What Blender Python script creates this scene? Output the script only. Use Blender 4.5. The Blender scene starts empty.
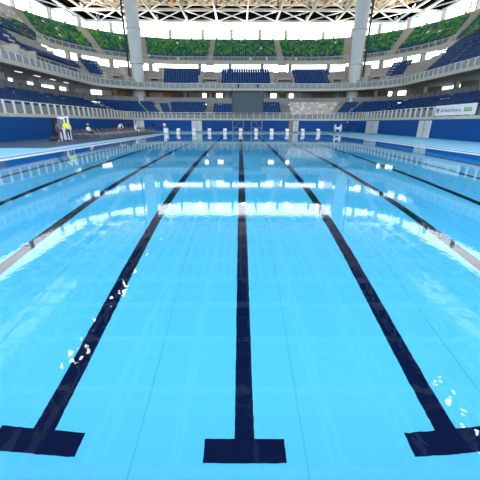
import bpy, bmesh, math, random
from mathutils import Vector, Matrix
random.seed(7)
C = bpy.context.scene
COL = C.collection

# ------------------------------------------------------------------ camera, world, exposure
cam_data = bpy.data.cameras.new('camera')
cam = bpy.data.objects.new('camera', cam_data); COL.objects.link(cam)
cam_data.sensor_width = 36.0
cam_data.lens = 36.0 * 302.0 / 480.0
cam_data.clip_end = 1000
cam.location = (-0.068, 0.0, 1.73)
cam.matrix_world = (Matrix.Translation((-0.068, 0.0, 1.73)) @ Matrix.Rotation(-0.0008, 4, 'Z')
                    @ Matrix.Rotation(math.pi / 2 - 0.3715, 4, 'X') @ Matrix.Rotation(0.0038, 4, 'Z'))
C.camera = cam

world = bpy.data.worlds.new('overcast_sky'); C.world = world
world.use_nodes = True
bg = world.node_tree.nodes['Background']
bg.inputs['Color'].default_value = (0.93, 0.97, 1.0, 1)
bg.inputs['Strength'].default_value = 5.0

C.view_settings.view_transform = 'Standard'
C.view_settings.look = 'None'
C.view_settings.gamma = 1
C.view_settings.use_curve_mapping = False
C.view_settings.exposure = -0.38
try:
    C.cycles.max_bounces = 14
    C.cycles.diffuse_bounces = 6
    C.cycles.transmission_bounces = 10
    C.cycles.sample_clamp_indirect = 12
    C.cycles.caustics_refractive = True
    C.cycles.caustics_reflective = True
    C.cycles.use_denoising = True
    C.cycles.blur_glossy = 0.0
except Exception:
    pass

# ------------------------------------------------------------------ materials
def lin(c):
    r = []
    for v in c:
        v = v / 255.0
        r.append(v / 12.92 if v <= 0.04045 else ((v + 0.055) / 1.055) ** 2.4)
    return (*r, 1.0)

def mat(name, c, rough=0.6, metal=0.0, noise=0.0, nscale=3.0, emit=None, spec=0.5, translucent=0.0):
    m = bpy.data.materials.new(name); m.use_nodes = True
    nt = m.node_tree; b = nt.nodes['Principled BSDF']
    b.inputs['Base Color'].default_value = lin(c)
    b.inputs['Roughness'].default_value = rough
    b.inputs['Metallic'].default_value = metal
    b.inputs['Specular IOR Level'].default_value = spec
    if noise > 0:
        n = nt.nodes.new('ShaderNodeTexNoise'); n.inputs['Scale'].default_value = nscale
        n.inputs['Detail'].default_value = 4
        g = nt.nodes.new('ShaderNodeTexCoord'); nt.links.new(g.outputs['Object'], n.inputs['Vector'])
        mx = nt.nodes.new('ShaderNodeMixRGB'); mx.inputs[1].default_value = lin([max(0, v * (1 - noise)) for v in c])
        mx.inputs[2].default_value = lin([min(255, v * (1 + noise)) for v in c])
        nt.links.new(n.outputs['Fac'], mx.inputs[0]); nt.links.new(mx.outputs[0], b.inputs['Base Color'])
    if emit:
        b.inputs['Emission Color'].default_value = lin(emit[0]); b.inputs['Emission Strength'].default_value = emit[1]
    if translucent > 0:
        t = nt.nodes.new('ShaderNodeBsdfTranslucent'); t.inputs['Color'].default_value = lin(c)
        ms = nt.nodes.new('ShaderNodeMixShader'); ms.inputs[0].default_value = translucent
        out = nt.nodes['Material Output']
        nt.links.new(b.outputs[0], ms.inputs[1]); nt.links.new(t.outputs[0], ms.inputs[2])
        nt.links.new(ms.outputs[0], out.inputs['Surface'])
    return m

def attr_mat(name, rough=0.5):
    m = bpy.data.materials.new(name); m.use_nodes = True
    nt = m.node_tree; b = nt.nodes['Principled BSDF']; b.inputs['Roughness'].default_value = rough; b.inputs['Specular IOR Level'].default_value = .25
    a = nt.nodes.new('ShaderNodeAttribute'); a.attribute_name = 'col'
    nt.links.new(a.outputs['Color'], b.inputs['Base Color'])
    return m

M = {
 'concrete': mat('concrete', (166, 163, 160), .8, noise=.07, nscale=.8),
 'slab': mat('slab_concrete', (198, 198, 190), .7, noise=.05, nscale=.6),
 'stair': mat('stair_concrete', (178, 176, 172), .8, noise=.06, nscale=2),
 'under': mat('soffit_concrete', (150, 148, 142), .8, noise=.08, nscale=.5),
 'tan': mat('tan_wall', (196, 172, 142), .8, noise=.08, nscale=.5),
 'brown': mat('brown_wall', (122, 106, 92), .8, noise=.12, nscale=.6),
 'orange': mat('orange_wall', (190, 130, 60), .7, noise=.06),
 'pink': mat('pink_wall', (226, 198, 196), .8, noise=.04),
 'blue_wall': mat('blue_wall', (2, 74, 146), .6, spec=.2, noise=.05, nscale=.7),
 'door': mat('grey_door', (206, 212, 214), .5, noise=.03),
 'door_tan': mat('tan_door', (150, 132, 112), .6, noise=.03),
 'deck': mat('deck_light_blue', (128, 208, 252), .45, noise=.03, nscale=1.5),
 'deck_white': mat('deck_white', (236, 244, 250), .4, noise=.02),
 'deck_azure': mat('deck_azure', (60, 156, 226), .4, noise=.03),
 'mat': mat('dark_floor_mat', (62, 84, 118), .8, noise=.08, nscale=2),
 'white': mat('white_paint', (236, 236, 232), .4, noise=.02),
 'post': mat('pale_metal', (212, 214, 210), .4, noise=.03),
 'panel': mat('grey_panel', (128, 136, 140), .4, noise=.05, nscale=1),
 'panel2': mat('blue_grey_panel', (130, 146, 158), .35, noise=.05, nscale=1),
 'grey': mat('mid_grey_metal', (120, 126, 132), .45, .3, noise=.04),
 'dark': mat('dark_plastic', (34, 36, 42), .5, noise=.05),
 'black': mat('black_deck', (8, 7, 8), 1.0, spec=0.0, noise=.1),
 'column': mat('column_white', (206, 216, 222), .5, noise=.03, nscale=.5),
 'truss': mat('truss_cream', (252, 248, 240), .5, noise=.03),
 'gold': mat('purlin_ochre', (196, 168, 128), .6, noise=.08),
 'truss_dark': mat('purlin_brown', (92, 78, 68), .7, noise=.1),
 'membrane': mat('added_roof_membrane', (236, 238, 238), .8, noise=.03, translucent=.8),
 'membrane_tan': mat('roof_membrane_tan', (214, 196, 168), .8, noise=.03, translucent=.5),
 'added_roof_deck': mat('added_roof_deck', (58, 52, 50), .9, noise=.1, nscale=.5),
 'screen': mat('screen_glass', (62, 84, 92), .5, spec=.2, noise=.03, nscale=2),
 'steel': mat('scaffold_steel', (130, 140, 150), .4, .4, noise=.04),
 'seat_blue': mat('seat_blue', (8, 62, 122), .5, spec=.25, noise=.06, nscale=4),
 'ground': mat('outside_ground', (190, 186, 178), .9, noise=.1, nscale=.2),
 'lamp': mat('lamp_glass', (255, 255, 255), .4, noise=.0, emit=((255, 252, 246), 60.0)),
 'soffit_lamp': mat('soffit_lamp_glass', (255, 255, 255), .4, emit=((255, 250, 240), 2.2)),
 'tile': None,
 'skin': mat('skin', (168, 112, 84), .6, noise=.03), 'skin2': mat('skin_dark', (104, 68, 52), .6, noise=.03),
 'hair': mat('hair', (28, 22, 20), .7, noise=.1),
 'vest': mat('yellow_vest', (222, 232, 60), .6, noise=.04), 'jeans': mat('blue_trousers', (36, 58, 124), .8, noise=.05),
 'shirt_grey': mat('grey_shirt', (112, 104, 124), .8, noise=.2, nscale=12), 'shirt_white': mat('white_shirt', (236, 238, 244), .8, noise=.03),
 'shorts_orange': mat('orange_shorts', (238, 158, 40), .8, noise=.04), 'cloth_dark': mat('dark_cloth', (30, 32, 44), .8, noise=.06),
 'cloth_grey': mat('grey_cloth', (120, 128, 140), .8, noise=.06), 'red': mat('red_paint', (180, 40, 40), .5, noise=.04),
 'banner': mat('banner_white', (236, 238, 242), .5, noise=.02), 'ink': mat('ink_blue', (52, 84, 160), .5, noise=.02),
 'ink2': mat('ink_navy', (24, 44, 110), .5, noise=.02), 'green': mat('ink_green', (120, 176, 70), .5, noise=.03),
 'line': mat('lane_line_navy', (0, 16, 54), .6, spec=.1, noise=.25, nscale=9),
 'jeans_grey': mat('grey_blue_trousers', (62, 74, 104), .8, noise=.1),
 'chair_seat': mat('chair_seat_grey', (158, 166, 176), .5, noise=.05),
 'seam': mat('seam_blue', (66, 180, 230), .5, noise=.05),
 'seatcol': attr_mat('stadium_seat_plastic'),
}

def pool_tile(name, c, c2):
    m = bpy.data.materials.new(name); m.use_nodes = True
    nt = m.node_tree; b = nt.nodes['Principled BSDF']; b.inputs['Roughness'].default_value = .5
    tc = nt.nodes.new('ShaderNodeTexCoord')
    n = nt.nodes.new('ShaderNodeTexNoise'); n.inputs['Scale'].default_value = .35; n.inputs['Detail'].default_value = 3
    nt.links.new(tc.outputs['Object'], n.inputs['Vector'])
    mx = nt.nodes.new('ShaderNodeMixRGB'); mx.inputs[1].default_value = lin(c); mx.inputs[2].default_value = lin(c2)
    nt.links.new(n.outputs['Fac'], mx.inputs[0]); nt.links.new(mx.outputs[0], b.inputs['Base Color'])
    return m
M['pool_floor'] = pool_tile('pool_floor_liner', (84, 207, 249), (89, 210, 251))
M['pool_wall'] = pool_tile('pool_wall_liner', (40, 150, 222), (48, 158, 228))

def water_mat():
    m = bpy.data.materials.new('pool_water'); m.use_nodes = True
    nt = m.node_tree; nt.nodes.remove(nt.nodes['Principled BSDF'])
    g = nt.nodes.new('ShaderNodeBsdfGlass'); g.inputs['IOR'].default_value = 1.333
    g.inputs['Roughness'].default_value = 0.0; g.inputs['Color'].default_value = (1, 1, 1, 1)
    tc = nt.nodes.new('ShaderNodeTexCoord')
    n1 = nt.nodes.new('ShaderNodeTexNoise'); n1.inputs['Scale'].default_value = 1.6; n1.inputs['Detail'].default_value = 3
    n2 = nt.nodes.new('ShaderNodeTexNoise'); n2.inputs['Scale'].default_value = 9.0; n2.inputs['Detail'].default_value = 2
    nt.links.new(tc.outputs['Object'], n1.inputs['Vector']); nt.links.new(tc.outputs['Object'], n2.inputs['Vector'])
    b1 = nt.nodes.new('ShaderNodeBump'); b1.inputs['Distance'].default_value = 0.0008; b1.inputs['Strength'].default_value = 0.5
    b2 = nt.nodes.new('ShaderNodeBump'); b2.inputs['Distance'].default_value = 0.0006; b2.inputs['Strength'].default_value = 1.0
    nt.links.new(n1.outputs['Fac'], b1.inputs['Height']); nt.links.new(n2.outputs['Fac'], b2.inputs['Height'])
    nt.links.new(b1.outputs[0], b2.inputs['Normal']); nt.links.new(b2.outputs[0], g.inputs['Normal'])
    nt.links.new(g.outputs[0], nt.nodes['Material Output'].inputs['Surface'])
    return m
M['water'] = water_mat()

# ------------------------------------------------------------------ mesh helpers
class MB:
    def __init__(s): s.v = []; s.f = []; s.c = []; s.mi = []
    def add(s, vs, fs, col=None, mi=0):
        o = len(s.v); s.v += [tuple(v) for v in vs]
        for f in fs: s.f.append(tuple(i + o for i in f)); s.mi.append(mi)
        if col is not None: s.c += [col] * len(vs)
        return s
    def box(s, x0, x1, y0, y1, z0, z1, col=None, mi=0):
        return s.add([(x0,y0,z0),(x1,y0,z0),(x1,y1,z0),(x0,y1,z0),(x0,y0,z1),(x1,y0,z1),(x1,y1,z1),(x0,y1,z1)],
                     [(0,3,2,1),(4,5,6,7),(0,1,5,4),(1,2,6,5),(2,3,7,6),(3,0,4,7)], col, mi)
    def quad(s, a, b, c, d, mi=0): return s.add([a, b, c, d], [(0, 1, 2, 3)], None, mi)
    def bar(s, p, q, w, h=None, mi=0):
        p = Vector(p); q = Vector(q); h = h or w; d = (q - p).normalized()
        up = Vector((0, 0, 1)) if abs(d.z) < .95 else Vector((0, 1, 0))
        a = d.cross(up).normalized() * (w / 2); b = a.cross(d).normalized() * (h / 2)
        vs = [p - a - b, p + a - b, p + a + b, p - a + b, q - a - b, q + a - b, q + a + b, q - a + b]
        return s.add(vs, [(0,1,2,3),(7,6,5,4),(0,4,5,1),(1,5,6,2),(2,6,7,3),(3,7,4,0)], None, mi)
    def tube(s, p, q, r, r2=None, n=12, mi=0):
        p = Vector(p); q = Vector(q); r2 = r if r2 is None else r2; d = (q - p).normalized()
        up = Vector((0, 0, 1)) if abs(d.z) < .95 else Vector((0, 1, 0))
        a = d.cross(up).normalized(); b = a.cross(d).normalized(); vs = []
        for k in range(n):
            t = 2 * math.pi * k / n; e = a * math.cos(t) + b * math.sin(t)
            vs += [p + e * r, q + e * r2]
        fs = [(2*k, 2*((k+1) % n), 2*((k+1) % n)+1, 2*k+1) for k in range(n)]
        fs += [tuple(2*k for k in range(n))[::-1], tuple(2*k+1 for k in range(n))]
        return s.add(vs, fs, None, mi)
    def lathe(s, prof, n=24, cx=0, cy=0, mi=0):
        vs = []; m = len(prof)
        for k in range(n):
            t = 2 * math.pi * k / n
            vs += [(cx + r * math.cos(t), cy + r * math.sin(t), z) for r, z in prof]
        fs = []
        for k in range(n):
            k2 = (k + 1) % n
            for j in range(m - 1): fs.append((k*m+j, k2*m+j, k2*m+j+1, k*m+j+1))
        fs += [tuple(k*m for k in range(n))[::-1], tuple(k*m+m-1 for k in range(n))]
        return s.add(vs, fs, None, mi)
    def build(s, name, m, parent=None, bevel=0, smooth=False, fix=True, loc=None):
        me = bpy.data.meshes.new(name); me.from_pydata(s.v, [], s.f)
        if s.c:
            a = me.color_attributes.new('col', 'FLOAT_COLOR', 'POINT')
            flat = [x for c in s.c for x in c]; a.data.foreach_set('color', flat)
        ms = m if isinstance(m, (list, tuple)) else [m]
        for q in ms: me.materials.append(q)
        me.polygons.foreach_set('material_index', s.mi)
        if smooth: me.polygons.foreach_set('use_smooth', [True] * len(me.polygons))
        if fix:
            bm = bmesh.new(); bm.from_mesh(me); bmesh.ops.recalc_face_normals(bm, faces=bm.faces); bm.to_mesh(me); bm.free()
        me.update()
        o = bpy.data.objects.new(name, me); COL.objects.link(o)
        if loc: o.location = loc
        if parent: o.parent = parent
        if bevel:
            b = o.modifiers.new('bevel', 'BEVEL'); b.width = bevel; b.segments = 2; b.limit_method = 'ANGLE'
        return o

def tag(o, label=None, cat=None, group=None, kind=None):
    if label: o['label'] = label
    if cat: o['category'] = cat
    if group: o['group'] = group
    if kind: o['kind'] = kind
    return o
def thing(name, label, cat, loc=(0, 0, 0), rz=0, group=None, kind=None):
    o = bpy.data.objects.new(name, None); COL.objects.link(o); o.location = loc; o.rotation_euler = (0, 0, rz)
    return tag(o, label, cat, group, kind)
def copy_tree(o, parent=None):
    c = o.copy(); COL.objects.link(c); c.parent = parent
    for ch in list(o.children): copy_tree(ch, c)
    return c

ORD = ['first', 'second', 'third', 'fourth', 'fifth', 'sixth', 'seventh', 'eighth', 'ninth', 'tenth', 'eleventh', 'twelfth', 'thirteenth', 'fourteenth',
       'fifteenth', 'sixteenth', 'seventeenth', 'eighteenth', 'nineteenth', 'twentieth', 'twenty-first', 'twenty-second', 'twenty-third', 'twenty-fourth',
       'twenty-fifth', 'twenty-sixth', 'twenty-seventh', 'twenty-eighth', 'twenty-ninth', 'thirtieth']
def from_left(i, n):
    if i == 0: return 'leftmost'
    if i == n - 1: return 'rightmost'
    return ORD[i] + ' from the left' if i < (n + 1) // 2 else ORD[n - 1 - i] + ' from the right'

# ------------------------------------------------------------------ bowl plan: offset curves round the pool end
CX = 1.1
def pt(a, b, t, z=0.0):
    s = 1
    if t > 102: t = 204 - t; s = -1
    if t < 60: x, y = -a, t
    elif t < 88:
        al = (t - 60) / 28 * math.pi / 2
        x, y = -14 - (a - 14) * math.cos(al), 60 + (b - 60) * math.sin(al)
    else: x, y = -14 + (t - 88), b
    return Vector((CX + s * x, y, z))
def ts_range(t0, t1, step=1.6):
    n = max(1, int(math.ceil((t1 - t0) / step)))
    base = [t0 + (t1 - t0) * k / n for k in range(n + 1)]
    return base
def sweep(mb, prof, t0, t1, closed=True, step=1.6, mi=0):
    """prof: list of (a, b, z) swept round the bowl"""
    ts = ts_range(t0, t1, step); m = len(prof); vs = []
    for t in ts: vs += [pt(a, b, t, z) for a, b, z in prof]
    fs = []; r = m if closed else m - 1
    for i in range(len(ts) - 1):
        for j in range(r):
            j2 = (j + 1) % m
            fs.append((i*m+j, i*m+j2, (i+1)*m+j2, (i+1)*m+j))
    if closed: fs += [tuple(range(m)), tuple((len(ts)-1)*m + k for k in range(m))[::-1]]
    return mb.add(vs, fs, None, mi)
def slab_prof(a0, b0, a1, b1, z0, z1): return [(a0,b0,z0),(a1,b1,z0),(a1,b1,z1),(a0,b0,z1)]

TA, TB = 6.0, 198.0      # how far the bowl runs on each side
# ------------------------------------------------------------------ pool
PX0, PX1, PY0, PY1, DEP = -11.25, 13.75, 0.4, 50.6, 2.96
basin = thing('swimming_pool', 'long turquoise ten-lane swimming pool sunk in the pale blue deck', 'swimming pool', (0, 0, 0))
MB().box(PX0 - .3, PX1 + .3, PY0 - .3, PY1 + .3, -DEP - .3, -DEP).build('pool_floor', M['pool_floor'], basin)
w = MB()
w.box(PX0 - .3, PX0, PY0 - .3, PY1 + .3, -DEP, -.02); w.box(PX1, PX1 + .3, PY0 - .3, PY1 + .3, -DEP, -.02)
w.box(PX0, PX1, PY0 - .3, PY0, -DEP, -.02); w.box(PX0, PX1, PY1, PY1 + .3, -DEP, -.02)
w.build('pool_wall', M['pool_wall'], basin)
LANES = [2.5 * k for k in range(-4, 6)]
names = ['far left', 'third left of centre', 'second left of centre', 'first left of centre', 'central', 'first right of centre',
         'second right of centre', 'third right of centre', 'fourth right of centre', 'far right']
for X, nm in zip(LANES, names):
    l = MB(); z0, z1 = -DEP, -DEP + .006
    l.box(X - .125, X + .125, 2.65, 48.3, z0, z1)
    l.box(X - .5, X + .5, 2.38, 2.65, z0, z1); l.box(X - .5, X + .5, 48.3, 48.55, z0, z1)
    l.box(X - .42, X - .125, 15.72, 15.86, z0, z1); l.box(X + .125, X + .42, 15.72, 15.86, z0, z1)
    l.box(X - .5, X - .125, 26.0, 26.2, z0, z1); l.box(X + .125, X + .5, 26.0, 26.2, z0, z1)
    l.build('lane_marking', M['line'], basin)['label'] = 'navy lane line with T end, ' + nm
s = MB()
for X in [-8.8, -6.3, -3.8, -1.33, .74, 3.2, 5.7, 8.2, 10.7]: s.box(X - .008, X + .008, PY0, PY1, -DEP, -DEP + .003)
s.build('liner_seam', M['seam'], basin)
o = MB().quad((PX0, PY0, 0), (PX1, PY0, 0), (PX1, PY1, 0), (PX0, PY1, 0)).build('pool_water', M['water'], fix=False)
tag(o, 'still clear pool water reflecting the stands and roof', 'water', kind='stuff')

# ------------------------------------------------------------------ deck and ground
d = MB(); z0, z1 = -.25, .015
XL, XR, YN, YF = -13.0, 15.4, -1.6, 52.0
d.box(-60, XL, -14, 95, z0, z1); d.box(XR, 62, -14, 95, z0, z1)
d.box(XL, XR, -14, YN, z0, z1); d.box(XL, XR, YF, 95, z0, z1)
# concentric strips of the pool edge: white gutter grate, azure strip, white line
def ring(mb, o0, o1, z1, mi):
    x0, x1, y0, y1 = PX0, PX1, PY0, PY1
    mb.box(x0-o1, x0-o0, y0-o1, y1+o1, z0, z1, mi=mi); mb.box(x1+o0, x1+o1, y0-o1, y1+o1, z0, z1, mi=mi)
    mb.box(x0-o0, x1+o0, y0-o1, y0-o0, z0, z1, mi=mi); mb.box(x0-o0, x1+o0, y1+o0, y1+o1, z0, z1, mi=mi)
ring(d, 0, .42, .012, 1); ring(d, .42, 1.05, .014, 2); ring(d, 1.05, 1.3, .016, 1); ring(d, 1.3, 1.75, .015, 0)
dk = d.build('floor', [M['deck'], M['deck_white'], M['deck_azure']]); tag(dk, kind='structure')
g = MB(); g.box(-300, -60, -200, 400, -.6, -.1); g.box(62, 300, -200, 400, -.6, -.1); g.box(-60, 62, 95, 400, -.6, -.1); g.box(-60, 62, -200, -14, -.6, -.1)
tag(g.build('floor_outside', M['ground']), kind='structure')
fm = MB(); fm.add([(-21.0,21.8,.015),(-13.5,21.8,.015),(-13.2,57,.015),(-20.2,61,.015),(-21.0,21.8,.04),(-13.5,21.8,.04),(-13.2,57,.04),(-20.2,61,.04)],
       [(3,2,1,0),(4,5,6,7),(0,1,5,4),(1,2,6,5),(2,3,7,6),(3,0,4,7)])
tag(fm.build('floor_mat', M['mat']), 'dark slate floor mat under the rows of chairs left of the pool', 'floor mat')

# ------------------------------------------------------------------ blue wall with doors
wb = MB(); sweep(wb, slab_prof(22.1, 66.9, 22.5, 67.3, 0, 2.15), TA, TB)
tag(wb.build('wall_blue', M['blue_wall']), kind='structure')
def door_on_wall(t0, t1, m, name, a=22.02, b=66.82):
    mb = MB(); sweep(mb, [(a - .03, b - .03, .02), (a + .1, b + .1, .02), (a + .1, b + .1, 2.02), (a - .03, b - .03, 2.02)], t0, t1, step=.5)
    o = mb.build(name, m); tag(o, kind='structure')
    f = MB()
    for t in ((t0 + t1) / 2,):
        sweep(f, [(a-.06,b-.06,.05),(a-.02,b-.02,.05),(a-.02,b-.02,2.0),(a-.06,b-.06,2.0)], t-.03, t+.03, step=.5)
        sweep(f, [(a-.12,b-.12,.95),(a-.05,b-.05,.95),(a-.05,b-.05,1.05),(a-.12,b-.12,1.05)], t+.1, t+.4, step=.5)
    f.build('door_handle', M['grey'], o)
for i, (t0, t1, m) in enumerate([(92.9 - 2.1 + 0, 92.9, 'door'), (110.9, 111.8, 'door_tan'), (111.8, 112.9, 'door'), (66.0, 72.0, 'door'),
                                 (144.5, 149.6, 'door'), (162.0, 164.6, 'door')]):
    door_on_wall(t0, t1, M[m], 'door_%d' % (i + 1))
o = MB(); sweep(o, slab_prof(21.95, 66.8, 22.05, 66.9, .02, 2.02), 26.2, 27.4); tag(o.build('door_7', M['brown']), kind='structure')

# ------------------------------------------------------------------ bowl structure
def structure(name, mb, m): return tag(mb.build(name, m), kind='structure')
s1 = MB(); sweep(s1, slab_prof(22.1, 66.8, 24.0, 68.4, 2.12, 2.45), TA, TB); structure('trim_lower_balcony', s1, M['slab'])

def tier(name, ab0, ab1, zlo, zhi, n, t0, t1, m, thick=.45):
    prof = []
    for i in range(n):
        f0, f1 = i / n, (i + 1) / n; z = zlo + (zhi - zlo) * i / (n - 1)
        prof.append((ab0[0] + (ab1[0]-ab0[0]) * f0, ab0[1] + (ab1[1]-ab0[1]) * f0, z))
        prof.append((ab0[0] + (ab1[0]-ab0[0]) * f1, ab0[1] + (ab1[1]-ab0[1]) * f1, z))
    bot = [(ab1[0], ab1[1], zhi - thick), (ab0[0], ab0[1], zlo - thick)]
    # walls of each step are vertical between the treads
    mb = MB(); ts = ts_range(t0, t1); P_ = prof + bot; mm = len(P_); vs = []
    for t in ts: vs += [pt(a, b, t, z) for a, b, z in P_]
    fs = []
    for i in range(len(ts) - 1):
        for j in range(mm):
            j2 = (j + 1) % mm; fs.append((i*mm+j, i*mm+j2, (i+1)*mm+j2, (i+1)*mm+j))
    fs += [tuple(range(mm)), tuple((len(ts)-1)*mm + k for k in range(mm))[::-1]]
    mb.add(vs, fs); return structure(name, mb, m)

L0, L1, LZ0, LZ1, LN = (23.3, 67.9), (31.8, 73.6), 2.45, 5.1, 8
M0, M1, MZ0, MZ1, MN = (28.9, 71.9), (33.5, 79.5), 8.5, 12.4, 8
W0, W1, WZ0, WZ1, WN = (33.5, 79.5), (45.4, 92.2), 12.9, 21.0, 13
U0, U1, UZ0, UZ1, UN = (36.0, 80.6), (45.4, 92.2), 15.0, 21.0, 12
tier('grandstand_lower_tier', L0, L1, LZ0, LZ1, LN, TA, TB, M['concrete'])
tier('grandstand_middle_tier', M0, M1, MZ0, MZ1, MN, TA, TB, M['concrete'])
WT = 60.5
tier('grandstand_left_wing', W0, W1, WZ0, WZ1, WN, TA, 60.3, M['concrete'])
tier('grandstand_right_wing', W0, W1, WZ0, WZ1, WN, 204 - WT, TB, M['concrete'])
tier('grandstand_upper_tier', U0, U1, UZ0, UZ1, UN, WT, 204 - WT, M['concrete'], .6)
# fascia of the upper tier
f = MB(); sweep(f, slab_prof(35.5, 80.0, 36.1, 80.7, 14.3, 15.0), WT, 204 - WT); structure('trim_upper_fascia', f, M['slab'])
# rim wall
f = MB(); sweep(f, slab_prof(45.4, 92.2, 46.2, 93.0, 19.8, 21.9), TA, TB); structure('wall_rim', f, M['concrete'])
# concourse slabs
f = MB(); sweep(f, slab_prof(31.8, 73.6, 38.5, 80.0, 5.05, 5.4), TA, TB); structure('floor_concourse', f, M['concrete'])
f = MB(); sweep(f, slab_prof(28.0, 71.0, 28.5, 71.5, 7.98, 8.45), TA, TB); structure('trim_middle_balcony', f, M['slab'])
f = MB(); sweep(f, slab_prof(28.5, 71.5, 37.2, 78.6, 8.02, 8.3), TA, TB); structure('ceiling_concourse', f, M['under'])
f = MB(); sweep(f, slab_prof(33.5, 79.5, 38.5, 84.0, 12.3, 12.6), WT, 204 - WT); structure('floor_upper_concourse', f, M['concrete'])

# concourse back wall with window openings
openings = [(50.8,52.3),(55.3,58.5),(59.1,63.0),(64.0,66.3),(70.0,72.9),(92.0,93.1),(95.2,96.8),(107.7,109.3),(112.0,113.2),
            (130.8,131.7),(132.6,134.8),(141.8,147.0),(151.2,156.0),(160,165),(40,46)]
def seg_col(t):
    if 74.6 < t < 77: return 'orange'
    if 81.6 < t < 84: return 'tan'
    if 84 <= t < 85.6: return 'orange'
    if 111.4 < t < 114: return 'pink'
    if 131 < t < 133: return 'pink'
    if 96.8 < t < 98.5 or 89 < t < 91 or 109 < t < 110: return 'under'
    if t < 74: return 'tan' if int(t * .5) % 2 else 'pink'
    if t > 134: return 'under' if int(t * .4) % 2 else 'tan'
    return 'brown' if (int(t * .37) % 3) else 'under'
edges = sorted({TA, TB, 74.6, 77.0, 81.6, 84.0, 85.6, 98.5, 89.0, 91.0, 114.0, 111.4, 131.7, 110.0, 99.5, 104.5, 117, 121, 126, 78.5, 67.5, 48, 36, 30, 138, 158, 170} | {e for o_ in openings for e in o_})
k = 0
for e0, e1 in zip(edges[:-1], edges[1:]):
    mid = (e0 + e1) / 2
    if any(a <= mid <= b for a, b in openings): continue
    k += 1
    mb = MB(); sweep(mb, slab_prof(36.0, 77.0, 36.3, 77.3, 5.4, 8.02), e0, e1)
    structure('wall_concourse_%d' % k, mb, M[seg_col(mid)])
# window frames inside the openings
for i, (e0, e1) in enumerate(openings):
    mb = MB()
    n = max(1, int((e1 - e0) / 2.2)); 
    for q in range(n + 1):
        t = e0 + .05 + (e1 - e0 - .1) * q / n
        mb.bar(pt(36.15, 77.15, t, 5.4), pt(36.15, 77.15, t, 8.02), .09)
    sweep(mb, slab_prof(36.1, 77.1, 36.2, 77.2, 5.4, 5.5), e0, e1)
    structure('window_%d' % (i + 1), mb, M['grey'])
# upper concourse walls (tan boxes) and pillars
tans = [(82.8, 91.2, 1.25), (113.9, 119.6, 1.15), (75.8, 80.0, .9), (123.5, 128.0, 1.5)]
for i, (e0, e1, hh) in enumerate(tans):
    mb = MB(); sweep(mb, slab_prof(37.2, 83.0, 37.5, 83.3, 12.6, 12.6 + hh), e0, e1); structure('wall_upper_concourse_%d' % (i + 1), mb, M['tan'])
tag_g = 'square concrete pillars in the gap below the upper tier'
first = None
UPP = [66.9, 69.0, 74.6, 81.5, 91.2, 98.4, 106.0, 112.6, 120.4, 126.0, 129.6, 133.6, 136.8]
for i_, t in enumerate(UPP):
    p = pt(36.6, 81.6, t, 12.6)
    if first is None:
        first = MB().box(-.35, .35, -.35, .35, 0, 2.4).box(-.45, .45, -.45, .45, 2.1, 2.4).build('concrete_pillar', M['concrete'])
        o = first
    else: o = first.copy(); COL.objects.link(o)
    o.location = p
    tag(o, 'short square concrete pillar under the green upper tier, ' + from_left(i_, len(UPP)), 'pillar', tag_g)
# pillars in the lower concourse
first = None
LPP = [47.0, 54, 63.5, 68.6, 74.4, 78.2, 88.4, 94.1, 98.0, 106.5, 114.2, 122.0, 129.5, 136.5, 140.5, 149.4, 157.0]
for i_, t in enumerate(LPP):
    p = pt(33.8, 75.4, t, 5.4)
    if first is None:
        first = MB().box(-.3, .3, -.3, .3, 0, 2.62).build('concourse_pillar', M['concrete']); o = first
    else: o = first.copy(); COL.objects.link(o)
    o.location = p; tag(o, 'square concrete pillar in the concourse under the middle tier, ' + from_left(i_, len(LPP)), 'pillar', 'pillars of the lower concourse')
# soffit lights under the middle balcony
first = None
for i_, t in enumerate(range(26, 62, 4)):
    p = pt(31.0, 73.2, t, 7.97); q = pt(31.0, 73.2, t + .5, 7.97)
    rz = math.atan2(q.y - p.y, q.x - p.x)
    if first is None:
        r = thing('soffit_light', 'long white strip light under the middle balcony', 'ceiling light', (0, 0, 0), 0, 'strip lights under the middle balcony')
        MB().box(-.7, .7, -.14, .14, -.02, .05).build('housing', M['white'], r)
        MB().box(-.65, .65, -.1, .1, -.05, -.02).build('diffuser', M['soffit_lamp'], r); first = r
    else: r = copy_tree(first)
    r.location = p; r.rotation_euler = (0, 0, rz)
    r['label'] = 'white strip light under the left middle balcony, %s from the near end' % ORD[i_]

# ------------------------------------------------------------------ aisles and vomitories
def aisle(ab0, ab1, z0, z1, n, t0, t1, w, label, drop=0.0):
    mb = MB()
    m = n * 2
    for i in range(m):
        f0, f1 = i / m, (i + 1) / m; z = z0 + (z1 - z0) * i / (m - 1)
        tt = t0 + (t1 - t0) * (f0 + f1) / 2
        sweep(mb, slab_prof(ab0[0]+(ab1[0]-ab0[0])*f0, ab0[1]+(ab1[1]-ab0[1])*f0, ab0[0]+(ab1[0]-ab0[0])*f1, ab0[1]+(ab1[1]-ab0[1])*f1, z + .01, z + .14), tt - w/2, tt + w/2, step=w)
    o = mb.build('aisle_stairs', M['stair']); tag(o, label, 'stairs')
UA = [(62.8, 65.8), (73.1, 73.1), (80.7, 80.7), (93.8, 93.8), (110.4, 110.4), (123.3, 123.3), (131.0, 131.0), (141.3, 138.4)]
UL = ['leftmost', 'second from left', 'beside the left round column', 'just left of the scoreboard', 'just right of the scoreboard',
      'beside the right round column', 'second from right', 'rightmost']
for (t, t_top), l in zip(UA, UL):
    aisle(U0, (45.3, 92.1), UZ0, UZ1, UN, t, t_top, 1.35, 'aisle stairs climbing the green upper tier, ' + l)
    # bridging flight from the middle concourse up to the upper tier
    tf = {80.7: 81.4, 123.3: 122.6}.get(t, t)
    aisle((33.6, 76.9), (36.0, 80.5), 11.4, 14.9, 6, tf, tf, 1.9, 'concrete flight joining middle and upper tiers, ' + l)
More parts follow.
